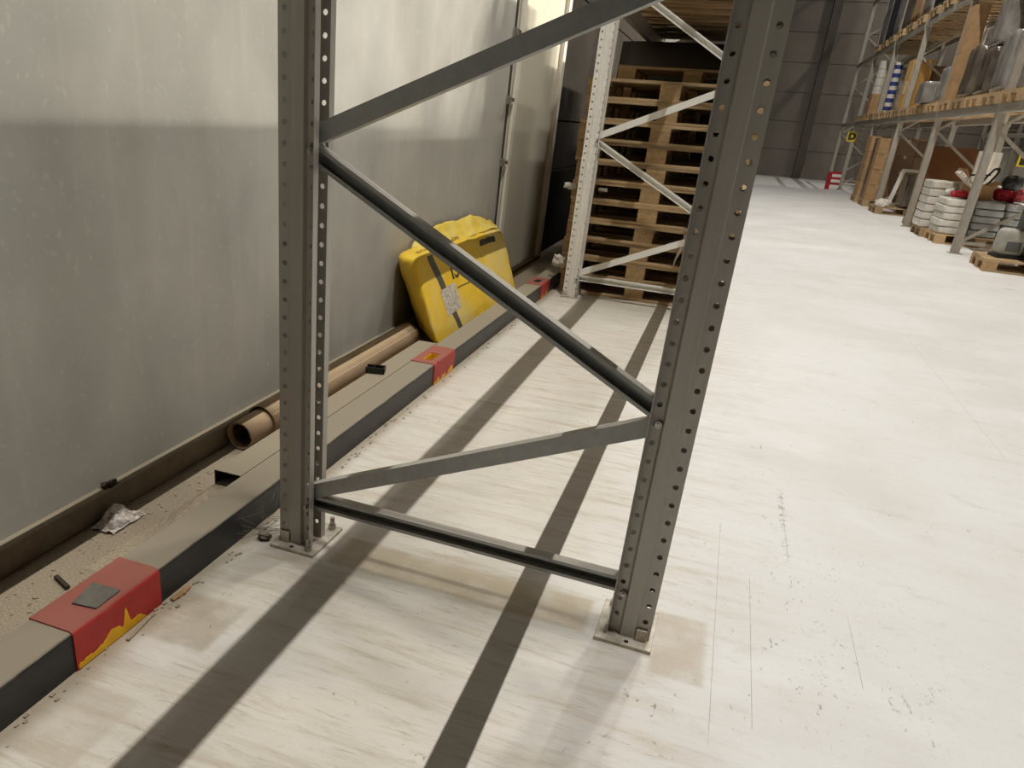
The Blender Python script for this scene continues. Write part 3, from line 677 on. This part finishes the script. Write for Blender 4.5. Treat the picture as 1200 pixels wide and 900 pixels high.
def carton(name, label, cat, x0, x1, y0, y1, z0, z1, m='card', tape=True, group=None):
    t = thing(name, label, cat, ((x0+x1)/2, (y0+y1)/2, z0), 0, group); a, b, h = (x1-x0)/2, (y1-y0)/2, z1-z0
    obj('carton_body', MB().box(-a, a, -b, b, 0, h), m, t, bevel=.008)
    if tape: obj('tape', MB().box(-.03, .03, -b-.002, b+.002, h*.8, h+.002), 'roll', t)
    return t
# ground level, machine bay
pm_ = dup(p0, (4.12, 9.42, 0), -.06, 'worn wooden pallet on the floor carrying the pale grey machine')
mc = thing('canister_machine', 'pale grey rounded canister machine with dark base on the nearest right pallet', 'machine', (4.42, 9.82, .144), .1)
mbx, _ = softmesh('m', boxcorners(-.14, .14, -.13, .13, .03, .34), 10, .35, .004, 4, 1); obj('canister_body', mbx, 'machine', mc, smooth=True)
obj('base', MB().box(-.15, .15, -.14, .14, 0, .04), 'black', mc, bevel=.01)
obj('front_panel', MB().box(-.08, .08, -.142, -.132, .09, .2), 'machine_dark', mc, bevel=.004)
m2 = thing('floor_machine', 'tall slate-grey machine cut by the right edge of the view', 'machine', (4.78, 9.95, .144), 0)
mbx, _ = softmesh('m', boxcorners(-.26, .3, -.25, .25, .03, .62), 8, .15, .004, 4, 2); obj('machine_body', mbx, 'machine_dark', m2, smooth=True)
mbx, _ = softmesh('m', boxcorners(-.25, .1, -.22, .22, .58, .72), 8, .3, .004, 4, 2); obj('tank', mbx, 'machine', m2, smooth=True)
for x in (-.18, .2): obj('wheel', MB().tube((x, -.2, .05), (x, .2, .05), .05, n=16), 'black', m2)
# white sacks
flat_pallet('pallet under the low white sack stack beside the second upright', 4.15, 12.28, 0)
flat_pallet('pallet under the taller white wrapped sacks', 4.1, 13.12, 0)
LAY = ['lowest', 'second lowest', 'third', 'fourth', 'fifth', 'topmost']
def sack(label, x0, x1, y0, y1, z0, z1, m, group, seed):
    mbx, _ = softmesh('white_sack', boxcorners(-(x1-x0)/2, (x1-x0)/2, -(y1-y0)/2, (y1-y0)/2, 0, z1-z0), 8, .16, .007, 9, seed)
    o = obj('cement_sack', mbx, m, smooth=True); o.location = ((x0+x1)/2, (y0+y1)/2, z0); return tag(o, label, 'sack', group)
for k in range(5):
    for j in range(3):
        x0 = 4.15+.385*j+(.0 if k % 2 else .015)+(.03*(j > 0) if k % 2 else 0)
        m = 'sack' if j == 0 else 'sack_grey'
        sack(f'{LAY[k]} white cement sack in the left column of the low stack' if j == 0 else f'{LAY[k]} grey printed sack, {("", "middle", "right")[j]} column of the low stack behind the upright', x0, x0+.374, 12.3, 13.05, .146+.1*k, .245+.1*k, m, 'white end sacks of the low stack' if j == 0 else 'grey printed sacks of the low stack', k+j*7)
for k in range(6):
    for j in range(3):
        x0 = 4.07+.37*j
        sack(f'{LAY[k]} shiny white sack, {("left", "middle", "right")[j]} column of the taller wrapped stack', x0, x0+.36, 13.15, 13.9, .146+.118*k, .262+.118*k, 'white_film', 'wrapped sacks of the taller stack', k*3+j+20)
crumple('red_sack', (4.34, 12.55, .66), .075, 'redcloth', 'crumpled red sack on the white end of the low sack stack', 'sack', 8.2, n=8, fl=(1.5, 1.2, .62))
crumple('white_bundle', (4.27, 12.9, .66), .06, 'white_film', 'small white film bundle behind the crumpled red sack', 'plastic film', 2.9, n=7, fl=(1, 1, .8))
crumple('red_holdall', (5.02, 12.75, .66), .135, 'redcloth', 'larger dark red bag lying on the grey printed sacks', 'bag', 1.7, n=8, fl=(1.45, 1.1, .7))
ob = thing('open_carton', 'brown open cardboard box with flaps up on the sack stack', 'box', (4.60, 12.78, .66), .15)
obj('carton_body', MB().box(-.16, .17, -.15, .15, 0, .2), 'card', ob, bevel=.004)
obj('flap', MB().quadbox([(x, y, z) for x, y, z in ((-.16, -.15, .2), (-.15, -.15, .19), (-.15, .15, .19), (-.16, .15, .2), (-.30, -.15, .40), (-.285, -.15, .41), (-.285, .15, .41), (-.30, .15, .40))]), 'card', ob)
obj('flap', MB().quadbox(((.17, -.15, .2), (.18, -.15, .2), (.18, .15, .2), (.17, .15, .2), (.25, -.15, .26), (.26, -.15, .26), (.26, .15, .26), (.25, .15, .26))), 'card', ob)
tb = thing('white_carton_lid', 'pale cardboard lid tilted over the red sack', 'box', (4.33, 12.46, .82), 0)
obj('lid', MB().bar((-.12, 0, .20), (.14, 0, .0), .26, .05), 'paper', tb, bevel=.004)
tag(crumple('black_helmet', (4.95, 12.5, .82), .12, 'black', 'black helmet-like lump on top of the red bag', 'helmet', 3.3, n=8, amp=.12, fl=(1.1, 1, .9)))
hd = thing('handle_loop', 'black looped handle standing up behind the open carton', 'handle', (4.66, 12.98, .84), 0)  # loose handle loop only, no cart is modelled
mb = MB(); pts = [(.0, 0, 0), (.06, 0, .14), (.13, 0, .25), (.19, 0, .26), (.19, 0, .2), (.12, 0, .06), (.06, 0, 0)]
for a, b in zip(pts, pts[1:]): mb.tube(a, b, .016, n=8)
obj('loop', mb, 'black', hd)
obj('crossbar', MB().tube((-.16, 0, .14), (.1, 0, .16), .012, n=8), 'black', hd)
tag(obj('white_board', MB().quadbox(boxcorners(4.84, 5.18, 14.4, 14.43, 0, 1.33)), 'white', bevel=.005), 'white panel standing behind the sack stack under the first beam', 'board')
bx2 = carton('tan_carton', 'tan carton on the floor at the foot of the second upright', 'box', 4.28, 4.5, 14.35, 14.75, 0.0, .4, 'card_tan')
# brown fibreboard
fb = thing('fibreboard_crate', 'large brown fibreboard panel crate standing upright in the rack', 'crate', (4.72, 15.3, 0))
obj('front_sheet', MB().box(-.48, .25, -.26, -.24, .1, 1.36), 'ply', fb); obj('crate_body', MB().box(-.46, .24, -.24, .3, .1, 1.33), 'ply', fb)
obj('bottom_rail', MB().box(-.48, .25, -.24, .3, 0, .1), 'block', fb)
# dark wrapped box with white sheet
flat_pallet('low pallet carrying the dark wrapped box and white sheet', 4.0, 17.3, 0, .03)
dk, a, b, h = block_thing('dark_wrapped_box', 'dark film-wrapped box standing on the low pallet', 'wrapped load', 4.44, 5.1, 17.35, 18.05, .165, .80, 'dark_film')
ws = thing('white_frame', 'pale white angled frame leaning over the dark wrapped box', 'frame', (4.36, 17.72, .144), 0)  # plain angled frame of one post and one rail, not a stand
obj('post', MB().bar((-.1, 0, 0), (.02, 0, .74), .07, .07), 'white', ws); obj('rail', MB().bar((0, 0, .72), (.62, 0, .72), .06, .06), 'white', ws)
crumple('white_film_heap', (4.12, 17.42, .15), .12, 'white_film', 'heap of white film on the front of the low pallet', 'plastic film', 5.2, n=8, fl=(1, 1.4, .6))
# cartons
flat_pallet('pallet under the stacked brown cartons', 4.0, 19.35, 0)
for k in range(4):
    for j in range(3):
        for q in range(2):
            m = 'card' if j == 0 and q == 0 else 'card_dark'  # left front column takes the lighter card, its lit look put into colour
            carton('brown_carton', f'{LAY[k]} layer, {("left", "middle", "right")[j]} {("front", "rear")[q]} brown carton of the wrapped carton stack', 'box', 4.02+.385*j, 4.40+.385*j, 19.38+.4*q, 19.775+.4*q, .144+.33*k, .47+.33*k, m, tape=(q == 0), group='cartons of the floor stack')
flat_pallet('pallet behind the carton stack carrying tan boxes', 3.98, 20.6, 0)
for k in range(4):
    for j in range(3): carton('tan_carton', f'{LAY[k]} {("left", "middle", "right")[j]} light brown carton of the lit column behind the carton stack', 'box', 4.0+.385*j, 4.375+.385*j, 20.65, 21.35, .144+.34*k, .48+.34*k, 'card', group='lit cartons behind the stack')
# red barrier far away
br = thing('red_barrier', 'red and white striped barrier standing far down the aisle', 'barrier', (3.90, 25.6, 0))
obj('red_board', MB().box(-.17, -.05, -.03, .03, 0, .5), 'redcloth', br)
for k in range(3): obj('white_stripe', MB().box(-.05, .2, -.025, .025, .06+.15*k, .14+.15*k), 'white', br)
for k in range(3): obj('red_stripe', MB().box(-.05, .2, -.025, .025, .14+.15*k, .21+.15*k), 'redcloth', br)
# signs
def dsign(label, x, y, z, w_, h_, s):
    t = thing('yellow_sign', label, 'sign', (x, y, z)); obj('board', MB().box(-w_/2, w_/2, -.004, .004, 0, h_), 'sign', t)
    me = textmesh(s, h_*.95)
    for v in me.vertices: v.co = (v.co.x, -.0052, v.co.y+h_*.5)
    obj('lettering', me, 'ink', t)
    return t
dsign('yellow sign with black letter D at the right edge under the first beam', 4.93, 12.2, 1.16, .20, .18, 'D')
dsign('small yellow sign with dark letter on a far upright', 4.13, 25.854, 1.36, .26, .26, 'D')
# first level goods
L1 = 1.895
Q4 = ['nearest', 'second', 'third', 'farthest']
for b in range(1, 6):
    for k in range(4):
        flat_pallet(f'{Q4[k]} pallet on the first level of the right rack, {BAYN[b]}', 4.08, RY[b]+.07+.91*k, L1)
G1 = L1+.144
def wrapped(label, x0, x1, y0, y1, z0, z1, m, bands=3):
    t, a, b, h = block_thing('wrapped_load', label, 'wrapped load', x0+.012, x1-.012, y0+.014, y1-.014, z0+.022, z1, m, 'film-wrapped loads in the right rack', .022)
    return t
wrapped('grey film-wrapped load on the first level at the right edge', 4.12, 5.2, 11.35, 12.0, G1, 2.78, 'grey_film')
carton('blue_carton', 'small blue-printed carton in front of the grey wrapped load', 'box', 4.46, 4.72, 11.2, 11.34, G1+.12, G1+.28, 'blue', tape=False)
carton('small_carton', 'small brown carton under the blue one on the first level', 'box', 4.44, 4.74, 11.2, 11.34, G1, G1+.115, 'card')
wrapped('tall shiny dark wrapped load behind the grey one', 4.1, 4.8, 12.2, 12.75, G1, 2.65, 'dark_film')
wrapped('upper part of the tall shiny wrapped goods stacked on the dark load', 4.13, 5.1, 12.25, 12.9, 2.66, 3.3, 'grey_film')
wrapped('grey wrapped load beside the tall carton', 4.1, 5.1, 13.05, 13.75, G1, 2.75, 'dark_film')
tc_ = carton('tall_carton', 'very tall brown carton standing on the first level', 'box', 4.12, 4.34, 14.35, 14.72, G1, 3.42, 'card')
for k in range(3): obj('strap', MB().box(-.113, .113, -.188, .188, .35+.36*k, .365+.36*k), 'roll', tc_)
wrapped('low grey wrapped bundle left of the tall carton', 4.0, 4.8, 15.9, 16.6, G1, 2.42, 'grey_film')
wrapped('second low grey bundle, a little higher, beside the tall carton', 4.15, 5.0, 15.1, 15.7, G1, 2.62, 'grey_film')
tcb = carton('tan_box', 'big plain tan box on the first level', 'box', 4.14, 4.52, 18.75, 19.4, G1, 3.0, 'card_tan', tape=False)
obj('paper_label', MB().box(-.194, -.191, -.2, .0, .3, .55), 'white', tcb)
carton('brown_box', 'dark brown carton behind the big tan box', 'box', 4.56, 5.1, 18.9, 19.5, G1, 2.9, 'card_dark')
sp_ = thing('striped_roll', 'tall white roll with dark blue bands on the first level', 'roll', (4.25, 21.5, G1))
obj('roll_body', MB().tube((0, 0, 0), (0, 0, 1.1), .085, n=20), 'white_film', sp_, smooth=False)
for k in range(6): obj('blue_band', MB().tube((0, 0, .05+.18*k), (0, 0, .14+.18*k), .087, n=20), 'blue', sp_)
wrapped('grey wrapped stack beside the blue-banded roll', 4.36, 5.1, 21.3, 22.0, G1, 3.05, 'grey_film')
for k in range(4):
    o = obj('white_roll', MB().tube((0, 0, 0), (0, 0, .19), .14, n=18), 'white_film'); o.location = (4.22, 23.7, G1+.5+.2*k); tag(o, f'{ORD[k]} white roll of the far pile on the first level', 'roll', 'white rolls far along the first level')
carton('brown_box', 'brown carton carrying the pile of white rolls', 'box', 4.08, 4.6, 23.45, 24.0, G1, G1+.5, 'card')
# second level goods, plus unseen third and fourth level loads added to block light
L2 = 3.665
hts = [1.50, 1.44, 1.46, 1.43, 1.5, 1.46, 1.44, 1.48, 1.42, 1.5, 1.46, 1.44]
i = 0; mm = ['grey_film', 'navy', 'grey_film', 'card', 'dark_film']
for b in range(6):
    for k, q in enumerate(('nearest', 'middle', 'farthest')):
        y0 = RY[b]+.08+1.2*k
        for lv, L_, hh in (('second', L2, 1.5), ('third', 5.445, 1.5), ('fourth', 7.215, 2.79+.012*math.sin(2.3*i))):
            flat_pallet(f'{q} pallet on the {lv} level of the right rack, {BAYN[b]}', 4.08, y0+.15, L_)
            wrapped(f'{q} wrapped load up on the {lv} level, {BAYN[b]}', 4.12, 5.2, y0, y0+1.14, L_+.165, L_+hh, mm[i % 5])
        i += 1
# the row across the next aisle
XF = RX0+4.1
for i, y in enumerate(RY[1:]): dup(rf0, (XF, y, 0), 0, f'grey rack frame across the next aisle, {NTH[i+1]}')
for b in range(1, 7):
    for lv, z0 in (('first', 1.78), ('second', 3.55)):
        beam(f'grey beam of the row across the next aisle, {lv} level, {BAYN[b]}', XF+.02, RY[b]+.045, RY[b+1]-.045, z0, z0+.115, 'beams across the next aisle', m='rackrough')
        beam(f'far side beam of the row across the next aisle, {lv} level, {BAYN[b]}', XF+1.08, RY[b]+.045, RY[b+1]-.045, z0, z0+.115, 'beams across the next aisle', m='rackrough')
        for k, q in enumerate(('nearer', 'farther')):
            wrapped(f'{q} dark wrapped load across the next aisle, {lv} level, {BAYN[b]}', XF+.03, XF+1.05, RY[b]+.1+1.77*k, RY[b]+1.80+1.77*k, z0+.14, z0+1.5, 'dark_film')
    for k, q in enumerate(('nearer', 'farther')):
        wrapped(f'{q} white wrapped load on the floor across the next aisle, {BAYN[b]}', XF+.1, XF+1.0, RY[b]+.15+1.77*k, RY[b]+1.6+1.77*k, .02, 1.55-.2*k, 'white_film')
